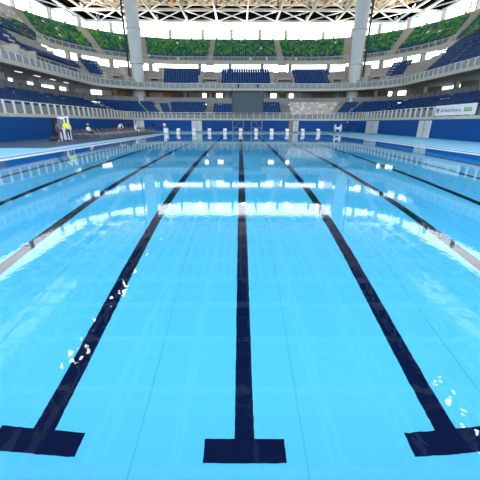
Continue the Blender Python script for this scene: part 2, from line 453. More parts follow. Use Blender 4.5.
LA = [(51.2, 1.0), (55.2, .9), (66.4, 2.6), (82.1, .9), (94.1, 1.4), (110.5, 1.6), (123.2, 1.0), (127.5, .6), (138.2, 1.3), (152, 1.0), (164.0, 1.0), (43, 1.0)]
LLn = ['in the left stand, farther', 'near the left stand corner', 'at the left corner', 'third bay from the left of the far end', 'left of the scoreboard',
       'right of the scoreboard', 'left side of the right column', 'right side of the right column', 'at the right corner', 'in the right stand, farther', 'in the right stand above the banner', 'in the left stand, nearer']
for (t, wd), l in zip(LA, LLn):
    aisle(L0, L1, LZ0, LZ1, LN, t, t, wd, 'lower tier aisle stairs ' + l)
aisle((28.8, 71.8), (33.5, 79.4), 8.5, 12.6, 10, 143.4, 143.4, 3.4, 'wide concrete flight in the right middle tier left of the blue block')
def vomitory(t, label, w=3.4, sides=(-1, 1)):
    r = thing('vomitory', label, 'stairway entrance', (0, 0, 0))
    mb = MB()
    for q in (-1, 1): sweep(mb, slab_prof(28.9, 71.9, 33.0, 78.0, 8.6, 10.6), t + q * w/2 - .12, t + q * w/2 + .12, step=1)
    sweep(mb, slab_prof(31.0, 74.4, 33.2, 78.4, 10.45, 10.75), t - w/2, t + w/2, step=1)
    mb.build('concrete_box', M['stair'], r)
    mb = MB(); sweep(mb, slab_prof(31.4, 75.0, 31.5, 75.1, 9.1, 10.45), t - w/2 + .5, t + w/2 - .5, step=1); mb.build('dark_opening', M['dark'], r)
    for q in sides:
        mb = MB()
        for i in range(8):
            f0, f1 = i/8, (i+1)/8
            sweep(mb, slab_prof(28.9+4.6*f0, 71.9+7.6*f0, 28.9+4.6*f1, 71.9+7.6*f1, MZ0+3.9*i/7-.1, MZ0+3.9*i/7+.3), t+q*(w/2+.9)-.6, t+q*(w/2+.9)+.6, step=2)
        mb.build('side_steps', M['slab'], r)
for t, l in [(94.3, 'left of the scoreboard'), (110.4, 'right of the scoreboard'), (122.3, 'beside the right round column'), (81.8, 'beside the left round column'),
             (72.5, 'in the left corner'), (45.6, 'low in the left stand'), (131.5, 'in the right corner')]:
    vomitory(t, 'concrete stairway entrance with dark opening in the middle tier, ' + l, 2.4 if 'column' in l else 3.4, (-1, 1) if 'column' not in l else (1,) if t < 102 else (-1,))

# ------------------------------------------------------------------ seats
def lerp(a, b, f): return a + (b - a) * f
SV = [(-.25,-.2,.38),(.25,-.2,.38),(.25,.2,.34),(-.25,.2,.34),(-.25,-.2,.46),(.25,-.2,.46),(.25,.2,.42),(-.25,.2,.42),
      (-.25,.17,.36),(.25,.17,.36),(.25,.23,.36),(-.25,.23,.36),(-.24,.27,.86),(.24,.27,.86),(.24,.32,.86),(-.24,.32,.86)]
SF = [(4,5,6,7),(0,1,5,4),(1,2,6,5),(3,0,4,7),(8,9,13,12),(9,10,14,13),(10,11,15,14),(11,8,12,15),(12,13,14,15)]
BL = lin((9, 66, 130))[:3]
def jitter(c, k=.18):
    f = 1 + random.uniform(-k, k); return (c[0]*f, c[1]*f, c[2]*f, 1)
stuff = {'blue': MB(), 'green': MB(), 'grey': MB()}
cands = []
GREENS = [lin(c)[:3] for c in [(44,124,66),(58,142,66),(34,104,80),(84,150,66),(50,130,58),(108,148,72),(28,88,92)]]
def seat_row(ab0, ab1, i, n, z, t0, t1, kind, indiv=False, dens=1.0, blue_low=False):
    f = (i + .62) / n
    a, b = lerp(ab0[0], ab1[0], f), lerp(ab0[1], ab1[1], f)
    t = t0
    while t < t1:
        p = pt(a, b, t, z); q = pt(a, b, t + .05, z); L = max((q - p).length / .05, .3)
        tan = (q - p).normalized(); nrm = Vector((-tan.y, tan.x, 0))   # outwards
        t += .54 / L
        if random.random() > dens: continue
        if kind == 'blue': c = jitter(BL)
        elif kind == 'grey': c = jitter((.62, .6, .58), .12) if random.random() < .8 else (.9, .9, .88, 1)
        else:
            r = random.random(); c = jitter(random.choice(GREENS), .3)
            if r < .012: c = (.85, .88, .9, 1)
            elif r < .12 or (blue_low and r < .7): c = jitter(lin((24, 74, 120))[:3], .3)
        if indiv:
            cands.append(((p - cam.location).length, p, math.atan2(tan.y, tan.x), c, i))
            continue
        vs = [p + tan * x + nrm * y + Vector((0, 0, zz)) for x, y, zz in SV]
        stuff[kind].add(vs, SF, c)
def zrow(z0, z1, i, n): return z0 + (z1 - z0) * i / (n - 1)
Lblocks = [(8,20),(21,29),(30,42.4),(43.6,50.6),(51.8,54.6),(56,64.9),(68,78),(78.6,81.4),(82.8,84.8),(85.4,93.3),(95,99.2),(99.2,105.7),(105.7,109.6),
           (124,127),(128,137.4),(139,151.4),(152.6,163.4),(164.6,176),(177,186),(187,196)]
for i in range(LN):
    z = zrow(LZ0, LZ1, i, LN)
    for t0, t1 in Lblocks:
        if 78 < t0 < 110 and i == 7 and (t0 in (82.8, 95)): continue
        side = t1 <= 60 or t0 >= 139
        seat_row(L0, L1, i, LN, z, t0 + .3, t1, 'blue', indiv=side and i >= 2)
    seat_row(L0, L1, i, LN, z, 111.9, 122.4, 'grey')
Mblocks = [(84,91.6),(96.9,107.6),(113,120.6)]
for i in range(MN):
    z = zrow(MZ0, MZ1, i, MN)
    for t0, t1 in Mblocks: seat_row(M0, M1, i, MN, z, t0, t1, 'blue')
    if i >= 3: seat_row(M0, M1, i, MN, z, 66.6, 70.2, 'blue'); seat_row(M0, M1, i, MN, z, 133.6, 137.4, 'blue')
    if i >= 5: seat_row(M0, M1, i, MN, z, 10, 50, 'blue')
    if i in (4, 5): seat_row(M0, M1, i, MN, z, 50, 64.6, 'blue')
    if i in (2, 4): seat_row(M0, M1, i, MN, z, 48.5, 62, 'blue', dens=.6)
    for t0, t1 in [(146, 151), (152.2, 158), (159.2, 170), (171.2, 182), (183.2, 194)]: 
        if i >= 1: seat_row(M0, M1, i, MN, z, t0, t1, 'blue')
for i in range(WN):
    z = zrow(WZ0, WZ1, i, WN)
    if i < 2: seat_row(W0, W1, i, WN, z, 10, 51, 'blue')
    elif i < 6: seat_row(W0, W1, i, WN, z, 50, 60, 'green', blue_low=True); seat_row(W0, W1, i, WN, z, 10, 50, 'grey')
    else: seat_row(W0, W1, i, WN, z, 10, 60, 'grey')
    for t0, t1 in [(144, 149), (150, 156), (157, 170), (171, 182), (183, 194)]:
        seat_row(W0, W1, i, WN, z, t0, t1, 'blue' if i < 3 else 'green', blue_low=i < 5)
for i in range(UN):
    z = zrow(UZ0, UZ1, i, UN)
    at = [t + (u - t) * i / UN for t, u in UA]
    ed = [60.8] + [v for t in at for v in (t - .8, t + .8)] + [143.2]
    for t0, t1 in zip(ed[0::2], ed[1::2]):
        kd = 'grey' if (t0 < 61 and i >= 5) else 'green'
        seat_row(U0, U1, i, UN, z, t0, t1, kd, blue_low=i < 3 or (t0 < 61))
# nearest seats of the lower tier stand as individuals
from bpy_extras.object_utils import world_to_camera_view
bpy.context.view_layer.update()
vis = []
for c in cands:
    v = world_to_camera_view(C, cam, c[1] + Vector((0, 0, .5)))
    c_ok = -.01 < v.x < 1.01 and 0 < v.y < 1.05
    vis.append((0 if c_ok else 1, c[0], c))
vis.sort(key=lambda q: (q[0], q[1]))
sm = MB()
prof = [(-.21,.44),(-.2,.47),(-.05,.43),(.12,.42),(.19,.46),(.23,.62),(.27,.84),(.29,.87)]
vs = []; fs = []; NS = 7
for j in range(NS):
    x = -.22 + .44 * j / (NS - 1); e = .03 * abs(2 * j / (NS - 1) - 1) ** 2
    for (y, z) in prof: vs.append((x, y - e, z + e))
for j in range(NS):
    x = -.22 + .44 * j / (NS - 1); e = .03 * abs(2 * j / (NS - 1) - 1) ** 2
    for (y, z) in prof: vs.append((x, y - e + .03, z + e - .03))
np_ = len(prof); T_ = NS * np_
for j in range(NS - 1):
    for q in range(np_ - 1):
        a = j*np_+q; fs.append((a, a+np_, a+np_+1, a+1)); fs.append((T_+a, T_+a+1, T_+a+np_+1, T_+a+np_))
    fs.append((j*np_, T_+j*np_, T_+(j+1)*np_, (j+1)*np_)); fs.append((j*np_+np_-1, (j+1)*np_+np_-1, T_+(j+1)*np_+np_-1, T_+j*np_+np_-1))
for q in range(np_ - 1):
    fs.append((q, q+1, T_+q+1, T_+q)); b_ = (NS-1)*np_; fs.append((b_+q, T_+b_+q, T_+b_+q+1, b_+q+1))
sm.add(vs, fs)
sm.box(-.03, .03, -.05, .15, 0, .42)
proto = sm.build('stadium_seat', M['seat_blue'])
for n_, (_, _, c) in enumerate(vis):
    if n_ < 300:
        o = proto if n_ == 0 else proto.copy()
        if n_: COL.objects.link(o)
        o.location = c[1]; o.rotation_euler = (0, 0, c[2])
        left = c[1].x < 0
        rw = {7: 'topmost', 6: 'second from top', 5: 'third from top', 4: 'fourth from top', 3: 'fifth from top', 2: 'sixth from top'}[c[4]] + ' row'
        tag(o, 'blue plastic seat in the %s of the lower tier, %s side' % (rw, 'left' if left else 'right'), 'seat',
            'blue seats in the %s, %s lower tier' % (rw, 'left' if left else 'right'))
    else:
        p, rz = c[1], c[2]; tan = Vector((math.cos(rz), math.sin(rz), 0)); nrm = Vector((-tan.y, tan.x, 0))
        stuff['blue'].add([p + tan*x + nrm*y + Vector((0,0,zz)) for x, y, zz in SV], SF, c[3])
for k_, lab in (('blue', 'rows of small blue seats filling the farther lower and middle tiers'),
                ('green', 'rows of mixed green seats filling the upper tier'), ('grey', 'rows of pale grey seats, unfinished blocks of the stands')):
    o = stuff[k_].build('%s_seat_rows' % k_, M['seatcol'], fix=False); tag(o, lab, 'seats', kind='stuff')

# ------------------------------------------------------------------ railings
def railing(name, label, a, b, z0, h, t0, t1, sp, pm, panm, post_w=.09, infill=True, top_w=.09, z_pan=(.12, .0)):
    r = thing(name, label, 'railing', (0, 0, 0))
    mb = MB(); sweep(mb, slab_prof(a - top_w/2, b - top_w/2, a + top_w/2, b + top_w/2, z0 + h - .08, z0 + h), t0, t1); mb.build('top_rail', pm, r)
    if infill:
        mb = MB(); sweep(mb, slab_prof(a, b, a + .03, b + .03, z0 + z_pan[0], z0 + h - .08 - z_pan[1]), t0, t1); mb.build('infill_panel', panm, r)
    else:
        mb = MB()
        for q in (.3, .55, .8): sweep(mb, slab_prof(a, b, a + .04, b + .04, z0 + h*q - .02, z0 + h*q + .02), t0, t1)
        mb.build('mid_rail', pm, r)
    posts = []; t = t0
    while t <= t1:
        p = pt(a - .06, b - .06, t, z0); q = pt(a - .06, b - .06, t + .05, z0); posts.append((p, math.atan2(q.y-p.y, q.x-p.x))); t += sp
        if 60 < t < 88 or 116 < t < 144: t += sp * .3
    posts.sort(key=lambda q: 0 if False else q[0].y + (0 if q[0].y > 26 else 500))
    pr = None; rest = MB()
    for k_, (p, rz) in enumerate(posts):
        if k_ < 100:
            if pr is None:
                pr = MB().box(-post_w/2, post_w/2, -post_w, post_w, 0, h - .02).box(-post_w, post_w, -post_w*1.3, post_w*1.3, 0, .06).build('post', pm, r); o = pr
            else: o = pr.copy(); COL.objects.link(o); o.parent = r
            o.location = p; o.rotation_euler = (0, 0, rz)
        else: rest.bar(p, p + Vector((0, 0, h)), post_w)
    if rest.v: rest.build('far_posts', pm, r)['kind'] = 'stuff'
    return r
railing('balcony_railing', 'pale railing with grey panels and white posts above the blue wall', 22.45, 67.1, 2.45, 1.15, 8, 196, 1.35, M['post'], M['panel'], .11, True, .1, (.02, .22))
railing('balcony_railing', 'blue-grey panelled railing along the front of the middle tier', 28.2, 71.2, 8.45, .95, 8, 196, 1.25, M['post'], M['panel2'], .07)
railing('concourse_railing', 'dull grey railing behind the top row of the lower tier', 32.1, 73.9, 5.4, 1.4, 8, 196, 1.4, M['grey'], M['panel'], .07)
railing('tier_railing', 'thin open railing along the front edge of the green upper tier', 35.9, 80.5, 15.0, .9, WT, 204 - WT, 1.0, M['post'], M['panel'], .06, False)

# short posts on the rim wall and tall facade mullions behind it
first = None
RIM = [60, 65.3, 69.5, 73.0, 77, 80.7, 85, 91.0, 98.5, 105.8, 112.6, 119.5, 123.5, 127, 130.6, 134.6, 138.4, 143]
for i_, t in enumerate(RIM):
    p = pt(45.8, 92.4, t, 21.9)
    if first is None:
        first = MB().box(-.36, .36, -.2, .2, 0, 1.9).box(-.44, .44, -.28, .28, 1.8, 2.05).build('rim_post', M['slab']); o = first
    else: o = first.copy(); COL.objects.link(o)
    o.location = p; tag(o, 'short grey post standing on the rim wall, ' + from_left(i_, len(RIM)), 'post', 'posts on the rim wall')
mb = MB()
for k_ in range(-4, 6):
    t = 98.6 + 7.7 * k_; mb.bar(pt(47.4, 95.4, t, 21.0), pt(47.4, 95.4, t, 29), .17)
sweep(mb, slab_prof(47.35, 95.35, 47.45, 95.45, 23.6, 23.68), 40, 164)
structure('window_facade', mb, M['panel'])

# ------------------------------------------------------------------ round columns
for X, lab, sgn in ((-22.0, 'tall thick round white column rising at the left of the far end', -1), (24.4, 'tall thick round white column rising at the right of the far end', 1)):
    r = thing('round_column', lab, 'column', (X, 73.2, 5.9))
    MB().lathe([(1.22, -5.8), (1.22, 4), (1.25, 10), (1.42, 19.3), (1.42, 22.0)], 28).build('shaft', M['column'], r, smooth=True)
    for z in (7.2, 13.4): MB().lathe([(1.4, z), (1.52, z + .05), (1.52, z + .3), (1.4, z + .35)], 28).build('collar', M['column'], r, smooth=True)
    MB().lathe([(1.42, 18.6), (2.0, 19.0), (2.0, 19.5), (1.42, 19.6)], 28).build('capital', M['truss'], r)
    MB().tube((sgn * 1.62, -.6, 3.0), (sgn * 1.75, -.6, 19), .2, n=10).build('downpipe', M['dark'], r)

# ------------------------------------------------------------------ roof
RZ = 25.0; XW0, XW1 = CX - 45.0, CX + 45.0
# dark soffit ring
mb = MB(); zi = RZ + .9
mb.box(XW0 + 3, XW1 - 3, 82.6, 92.3, zi, zi + .3)
mb.box(XW0, XW0 + 9, 30, 84, zi, zi + .3); mb.box(XW1 - 9, XW1, 30, 84, zi, zi + .3)
structure('ceiling_dark_soffit', mb, M['black'])
# translucent membrane; white sheets out of view added to bring light to the pool
mb = MB(); z_ = RZ + 4.2
mb.box(XW0 - 3, XW1 + 3, -16, 12, z_, z_ + .08); mb.box(XW0 - 3, -33, 12, 60, z_, z_ + .08); mb.box(35, XW1 + 3, 12, 60, z_, z_ + .08)
structure('ceiling_added_membrane', mb, M['membrane'])
mb = MB(); mb.box(XW0 - 3, XW1 + 3, 60, 96, z_, z_ + .08); structure('ceiling_membrane_tan', mb, M['membrane_tan'])
mb = MB(); mb.box(-33, 35, 12, 60, z_, z_ + .1); structure('ceiling_added_dark_deck', mb, M['added_roof_deck'])  # dark panel added overhead so the water mirrors less bright roof
# main trusses along the hall
first = None
def make_truss():
    r = thing('roof_truss', None, 'roof truss', (0, 0, 0), 0, 'lengthwise cream roof trusses')
    MB().box(-.16, .16, -8, 89.3, -.18, .18).build('bottom_chord', M['truss'], r)
    MB().box(-.16, .16, -8, 91, 3.2, 3.5).build('top_chord', M['truss'], r)
    w_ = MB(); y = 89.2; 
    while y > -6:
        w_.bar((0, y, 0), (0, y - 4.05, 3.3), .2); w_.bar((0, y - 4.05, 3.3), (0, y - 8.1, 0), .2); w_.bar((0, y, 0), (0, y, 3.3), .18); y -= 8.1
    w_.build('web', M['truss'], r)
    return r
for k_ in range(-5, 6):
    if first is None: first = make_truss(); r = first
    else: r = copy_tree(first)
    r.location = (CX + .4 + 7.3 * k_, 0, RZ)
    r['label'] = 'long cream roof truss running lengthwise, ' + from_left(k_ + 5, 11)
first = None
for i in range(10):
    y = 89.2 - 8.1 * i
    if first is None:
        r = thing('cross_beam', None, 'roof beam', (0, 0, 0), 0, 'cross beams of the roof')
        MB().box(XW0 + 5.5, XW1 - 5.5, -.22, .22, -.22, .25).build('bottom_chord', M['truss'], r)
        MB().box(XW0 + 2, XW1 - 2, -.15, .15, 2.2, 2.6).build('top_chord', M['gold'], r)
        w_ = MB(); x = XW0 + 5.5
        while x < XW1 - 7: w_.bar((x, 0, .2), (x + 1.8, 0, 2.3), .14); w_.bar((x + 1.8, 0, 2.3), (x + 3.6, 0, .2), .14); x += 3.6
        if i: pass
        first = r
    else: r = copy_tree(first)
    r.location = (0, y, RZ); r['label'] = 'cream beam crossing the roof from side to side, %s from the far end' % ORD[i]
# flat X bracing between the chords: two braces in every bay of the visible end bays
first = {}
for i in range(9):
    y1 = 89.2 - 8.1 * i; y0 = y1 - 8.1
    for k_ in range(-5, 5):
        if i > 2 and abs(k_ + .5) < 4: continue
        x0 = CX + .4 + 7.3 * k_
        if not first:
            r = thing('roof_brace', None, 'roof brace', (0, 0, 0), 0, 'crossed white braces of the roof')
            MB().bar((0, 0, 0), (7.3, 8.1, 0), .18).build('diagonal', M['truss'], r)
            MB().bar((7.3, 0, -.02), (0, 8.1, -.02), .18).build('diagonal', M['truss'], r); first['p'] = r
        else: r = copy_tree(first['p'])
        r.location = (x0, y0, RZ); r['label'] = 'crossed roof brace in the %s row from the far end, %s' % (ORD[i], from_left(k_ + 5, 10))
# purlins / louvres above the frame
mb = MB(); mb2 = MB(); mb3 = MB()
x = XW0 + 9.5; k_ = 0
while x < XW1 - 9.5:
    q = (mb, mb2, mb3, mb)[k_ % 4]; w_ = (.42, .34, .5, .3)[k_ % 4]; h_ = .35 * (k_ % 3)
    q.box(x, x + w_, 52, 82.5, RZ + 1.5 + h_, RZ + 1.9 + h_); x += w_ + .1; k_ += 1
for b_, m_, nm in ((mb, 'gold', 'ochre'), (mb2, 'truss_dark', 'brown'), (mb3, 'truss', 'cream')):
    tag(b_.build('trim_roof_louvres_' + nm, M[m_]), kind='structure')
# edge struts that slope down from roof to corners
mb = MB()
for sx, xx in ((-1, XW0), (1, XW1)):
    for i in range(8):
        y = 30 + 7.2 * i
        mb.bar((xx + (-sx) * 5.5, y, RZ), (xx, y + 3.6, RZ + .9), .22); mb.bar((xx, y + 3.6, RZ + .9), (xx + (-sx) * 5.5, y + 7.2, RZ), .22)
    mb.bar((xx, 30, RZ + .8), (xx, 88, RZ + .8), .4); mb.bar((xx + (-sx) * 5.5, 10, RZ), (xx + (-sx) * 5.5, 89, RZ), .4)
structure('trim_roof_edge', mb, M['truss'])

# uplights added on the rim wall to brighten the roof frame
first = None
for i_, t in enumerate([66.8, 71.2, 75.2, 79, 83, 88.0, 94.6, 102, 109.4, 116.0, 121, 125, 128.8, 132.8, 137.2]):
    p = pt(45.8, 92.6, t, 21.9)
    if first is None:
        first = thing('added_uplight', None, 'floodlight', (0, 0, 0), 0, 'small uplights added on the rim wall')
        MB().box(-.2, .2, -.12, .12, .12, .4).box(-.03, .03, -.03, .03, 0, .14).build('housing', M['grey'], first)
        ld = bpy.data.lights.new('beam', 'SPOT'); ld.energy = 4200; ld.spot_size = math.radians(130); ld.spot_blend = .6; ld.shadow_soft_size = .15; ld.color = (1, .96, .9)
        lo = bpy.data.objects.new('beam', ld); COL.objects.link(lo); lo.parent = first; lo.location = (0, -.25, .45)
        lo.rotation_euler = (math.radians(180 - 50), 0, math.radians(180)); r = first
    else: r = copy_tree(first)
    c_ = Vector((CX, 60, 0)); dd = p - c_
    r.location = p; r.rotation_euler = (0, 0, math.atan2(dd.y, dd.x) - math.pi / 2)
    r['label'] = 'grey lamp added on the rim wall to light the roof, ' + from_left(i_, 15)

# floodlights
first = None
spots = []
for i, y in enumerate([26.7, 27.6, 28.6, 29.3, 31.2, 33.0, 35.0, 38.5, 41.0, 42.2, 43.4, 44.6, 46.0, 50.0, 54.0, 58.0, 62.0, 66.5, 71.0]):
    spots.append((-20.2 + (.75 if i % 2 else 0) + (.8 if y > 60 else 0), y))
    if i in (0, 1, 2, 3, 8, 9, 10): spots.append((-18.9 + .3 * (i % 3), y + .4))
for x, y in [(21.6, 25.0), (20.9, 24.3), (21.8, 23.0), (20.7, 22.0), (21.4, 21.0), (20.3, 19.6), (21.2, 18.9), (20.2, 17.2)]: spots.append((x, y))
for i_, (x, y) in enumerate(spots):
    if first is None:
        r = thing('floodlight', None, 'floodlight', (0, 0, 0), 0, 'round floodlights hung under the roof')
        MB().lathe([(.1, .45), (.32, .3), (.36, .02), (.3, 0)], 16).build('housing', M['grey'], r)
        MB().lathe([(.19, -.01), (.19, .0)], 16).build('lens', M['lamp'], r)
        MB().bar((0, 0, .4), (0, 0, 1.3), .05).build('bracket', M['grey'], r); first = r
    else: r = copy_tree(first)
    r.location = (x, y, 24.0); r['label'] = 'round floodlight under the roof, %s side, %s from the %s end of its row' % (('left', ORD[i_], 'near') if i_ < len(spots) - 8 else ('right', ORD[len(spots) - 1 - i_], 'near'))

# ------------------------------------------------------------------ scoreboard
sb = thing('scoreboard', 'large blank grey-green scoreboard screen on a steel scaffold behind the starting blocks', 'scoreboard', (1.13, 53.6, 0))
MB().box(-2.4, 2.4, .02, .3, 3.35, 6.1).build('screen', M['screen'], sb, bevel=.02)
fr = MB(); fr.box(-2.55, 2.55, 0, .34, 3.2, 3.35).box(-2.55, 2.55, 0, .34, 6.1, 6.28).box(-2.55, -2.4, 0, .34, 3.35, 6.1).box(2.4, 2.55, 0, .34, 3.35, 6.1)
fr.build('screen_frame', M['dark'], sb)
for x0, x1 in ((-2.45, -.68), (.68, 2.45)):
    t_ = MB()
    for x in (x0, x1):
        for y in (.1, 1.1): t_.tube((x, y, 0), (x, y, 6.9 if abs(x) > 2 else 3.3), .05, n=8)
    for z in (.1, .9, 2.0, 3.1):
        for y in (.1, 1.1): t_.tube((x0, y, z), (x1, y, z), .035, n=6)
        for x in (x0, x1): t_.tube((x, .1, z), (x, 1.1, z), .035, n=6)
    t_.tube((x0, .1, .4), (x1, .1, 2.6), .035, n=6) if x0 < 0 else t_.tube((x1, .1, .4), (x0, .1, 2.6), .035, n=6)
    t_.box(x0 - .1, x1 + .1, 0, 1.2, 0, .05)
    t_.build('scaffold_tower', M['steel'], sb)
t_ = MB()
for z in (6.45, 6.85): t_.tube((-2.45, .1, z), (2.45, .1, z), .04, n=6)
for k_ in range(9): t_.tube((-2.45 + .61 * k_, .1, 6.3), (-2.45 + .61 * k_, .1, 6.85), .03, n=6)
t_.build('top_truss', M['steel'], sb)
for x in (-1.5, 1.6):
    MB().box(x - .16, x + .16, -.1, .25, 6.9, 7.35).box(x - .05, x + .05, 0, .1, 6.8, 7.0).build('spotlight', M['dark'], sb)

# ------------------------------------------------------------------ starting blocks
blk = None
ordn = ['leftmost', 'second from left', 'third from left', 'fourth from left', 'fifth from left, at the central lane line', 'fifth from right', 'fourth from right',
        'third from right', 'second from right', 'rightmost']
for X, n_ in zip(LANES, ordn):
    if blk is None:
        r = thing('starting_block', None, 'starting block', (0, 0, 0), 0, None); blk = r
        MB().box(-.24, .24, .12, .62, .015, .42).build('base', M['white'], r, bevel=.03)
        p_ = MB().add([(-.3,-.05,.5),(.3,-.05,.5),(.3,.75,.62),(-.3,.75,.62),(-.3,-.05,.58),(.3,-.05,.58),(.3,.75,.72),(-.3,.75,.72)],
                      [(0,3,2,1),(4,5,6,7),(0,1,5,4),(1,2,6,5),(2,3,7,6),(3,0,4,7)]); p_.box(-.2, .2, .2, .6, .42, .58); p_.build('platform', M['door'], r)
        MB().box(-.28, .28, .62, .72, .68, .98).build('back_plate', M['white'], r, bevel=.02)
        MB().tube((-.2, -.08, .35), (.2, -.08, .35), .02, n=8).tube((-.2, -.08, .35), (-.2, .1, .5), .02, n=8).tube((.2, -.08, .35), (.2, .1, .5), .02, n=8).build('handle', M['grey'], r)
    else: r = copy_tree(blk)
    r.location = (X, 51.1, 0); r.scale = (1, 1, .82); r['label'] = 'white starting block at the far pool end, ' + n_
# rotating extras
r = thing('storage_box', 'small white box on the deck left of the leftmost starting block', 'box', (-12.2, 52.6, 0))
MB().box(-.35, .35, -.3, .3, .015, .75).build('body', M['white'], r, bevel=.05); MB().box(-.38, .38, -.33, .33, .75, .85).build('lid', M['door'], r, bevel=.02)
r = thing('lane_rope_reel', 'pale lane rope reel on wheels at the right end of the blocks', 'rope reel', (16.7, 55.3, 0))
t_ = MB()
t_.lathe([(.62, -.5), (.62, -.44), (.2, -.44), (.2, .44), (.62, .44), (.62, .5)], 20)
for i_, v in enumerate(t_.v): t_.v[i_] = (v[2], v[1], v[0] + .85)
t_.build('drum', M['deck_white'], r)
t_ = MB()
for x in (-.6, .6): t_.bar((x, -.5, .1), (x, 0, .85), .06).bar((x, .5, .1), (x, 0, .85), .06).bar((x, -.5, .12), (x, .5, .12), .06)
t_.bar((-.6, 0, .85), (.6, 0, .85), .05); t_.build('stand', M['grey'], r)
for x in (-.6, .6):
    for y in (-.5, .5): MB().tube((x - .04, y, .095), (x + .04, y, .095), .08, n=12).build('wheel', M['dark'], r)

# ------------------------------------------------------------------ banner on the right railing
bn = thing('banner', 'long white advertising banner hung on the railing of the right stand', 'banner', (23.3, 35.9, 2.5))
MB().box(-.03, .03, -3.4, 3.4, .05, 1.12).build('cloth', M['banner'], bn)
MB().box(-.05, -.02, -3.6, -3.42, 0, 1.2).build('end_bar', M['dark'], bn)
# words face the pool (-X side); reading direction runs from far to near
def wall_text(body, size, y, z, m, name):
    cu = bpy.data.curves.new(name, 'FONT'); cu.body = body; cu.size = size; cu.extrude = .004; cu.align_x = 'LEFT'; cu.materials.append(m)
    tmp = bpy.data.objects.new(name, cu); COL.objects.link(tmp)
    me = bpy.data.meshes.new_from_object(tmp.evaluated_get(bpy.context.evaluated_depsgraph_get())); bpy.data.objects.remove(tmp)
    o = bpy.data.objects.new(name, me); COL.objects.link(o); o.parent = bn
    o.rotation_euler = (math.pi / 2, 0, -math.pi / 2); o.location = (-.036, y, z); return o
wall_text('#CidadeOlímpica', .5, 2.35, .42, M['ink'], 'lettering')
lg = MB(); lg.box(-.04, -.03, 2.6, 3.1, .7, .8).box(-.04, -.03, 2.6, 3.0, .55, .65).box(-.04, -.03, 2.6, 3.1, .4, .5).box(-.04, -.03, 3.0, 3.1, .4, .8); lg.build('emblem', M['ink2'], bn)
lg = MB()
for i_ in range(6): lg.box(-.04, -.03, -2.75 + .2 * i_, -2.61 + .2 * i_, .45, .72 + .1 * (i_ % 2))
lg.box(-.04, -.031, -2.8, -1.6, .38, .46); lg.build('green_mark', M['green'], bn)

# ------------------------------------------------------------------ board behind the left people
r = thing('notice_board', 'tall white board standing behind the two people at left', 'board', (-16.5, 30.1, .04), math.radians(-28))
MB().box(-.82, .82, -.03, .03, .1, 2.12).build('panel', M['white'], r, bevel=.01)
MB().box(-.7, -.6, -.3, .3, 0, .1).box(.6, .7, -.3, .3, 0, .1).build('foot', M['grey'], r)
MB().box(-.5, .1, -.04, -.03, 1.4, 1.9).build('picture', M['cloth_grey'], r)
r = thing('equipment_bag', 'black wheeled equipment bag on the dark mat beside the white board', 'bag', (-17.35, 29.6, .04), .2)
r.scale = (.72, .72, .72)
b_ = MB(); b_.lathe([(.28, -.55), (.33, -.4), (.34, .4), (.28, .55)], 14)
for i_, v in enumerate(b_.v): b_.v[i_] = (v[2], v[1] * .9, v[0] * .8 + .3)
b_.build('body', M['dark'], r); MB().bar((-.3, 0, .56), (-.2, 0, .68), .03).bar((-.2, 0, .68), (.2, 0, .68), .03).bar((.2, 0, .68), (.3, 0, .56), .03).build('handle', M['dark'], r)
MB().box(.45, .95, -.3, -.05, .0, .08).build('pouch', M['door'], r, bevel=.02)
r = thing('folding_screen', 'narrow dark folding screen beside the white board', 'screen', (-17.9, 30.9, .04), math.radians(-30))
MB().box(-.42, -.02, -.02, .02, .05, 1.95).box(.02, .42, -.02, .02, .05, 1.95).build('leaf', M['cloth_dark'], r); MB().box(-.45, .45, -.12, .12, 0, .05).build('foot', M['dark'], r)

# ------------------------------------------------------------------ folding chairs
ch = None
def chair_proto():
    r = thing('folding_chair', None, 'chair', (0, 0, 0))
    MB().box(-.22, .22, -.2, .22, .43, .48).build('seat', M['chair_seat'], r, bevel=.015)
    MB().add([(-.22,.22,.6),(.22,.22,.6),(.22,.25,.6),(-.22,.25,.6),(-.22,.3,.9),(.22,.3,.9),(.22,.33,.9),(-.22,.33,.9)],
             [(0,3,2,1),(4,5,6,7),(0,1,5,4),(1,2,6,5),(2,3,7,6),(3,0,4,7)]).build('backrest', M['dark'], r)
    for sx in (-.22, .22):
        MB().bar((sx, -.22, 0), (sx, .3, .9), .03).build('leg', M['grey'], r)
        MB().bar((sx, .26, 0), (sx, -.18, .46), .03).build('leg', M['grey'], r)
    return r
rows = ['row nearest the pool', 'second row from the pool', 'third row from the pool', 'row nearest the blue wall']
for ri in range(4):
    for k_ in range(17):
        y = 33.5 + 1.28 * k_ + .1 * random.uniform(-1, 1)
        x = -14.6 - 1.15 * ri + .04 * random.uniform(-1, 1)
        if ch is None: ch = chair_proto(); r = ch
        else: r = copy_tree(ch)
        r.location = (x, y, .04); r.rotation_euler = (0, 0, math.pi / 2 + random.uniform(-.08, .08))
        r['label'] = 'dark folding chair, ' + '%s, %s from the near end' % (rows[ri], ORD[k_]); r['group'] = 'folding chairs, ' + rows[ri]
r = thing('folding_table', 'long low brown table at the near end of the chair rows', 'table', (-18.9, 34.6, .04), math.radians(88))
MB().box(-1.2, 1.2, -.4, .4, .66, .72).build('tabletop', M['brown'], r, bevel=.01)
for sx in (-1.05, 1.05):
    for sy in (-.33, .33): MB().bar((sx, sy, 0), (sx, sy, .66), .04).build('leg', M['grey'], r)

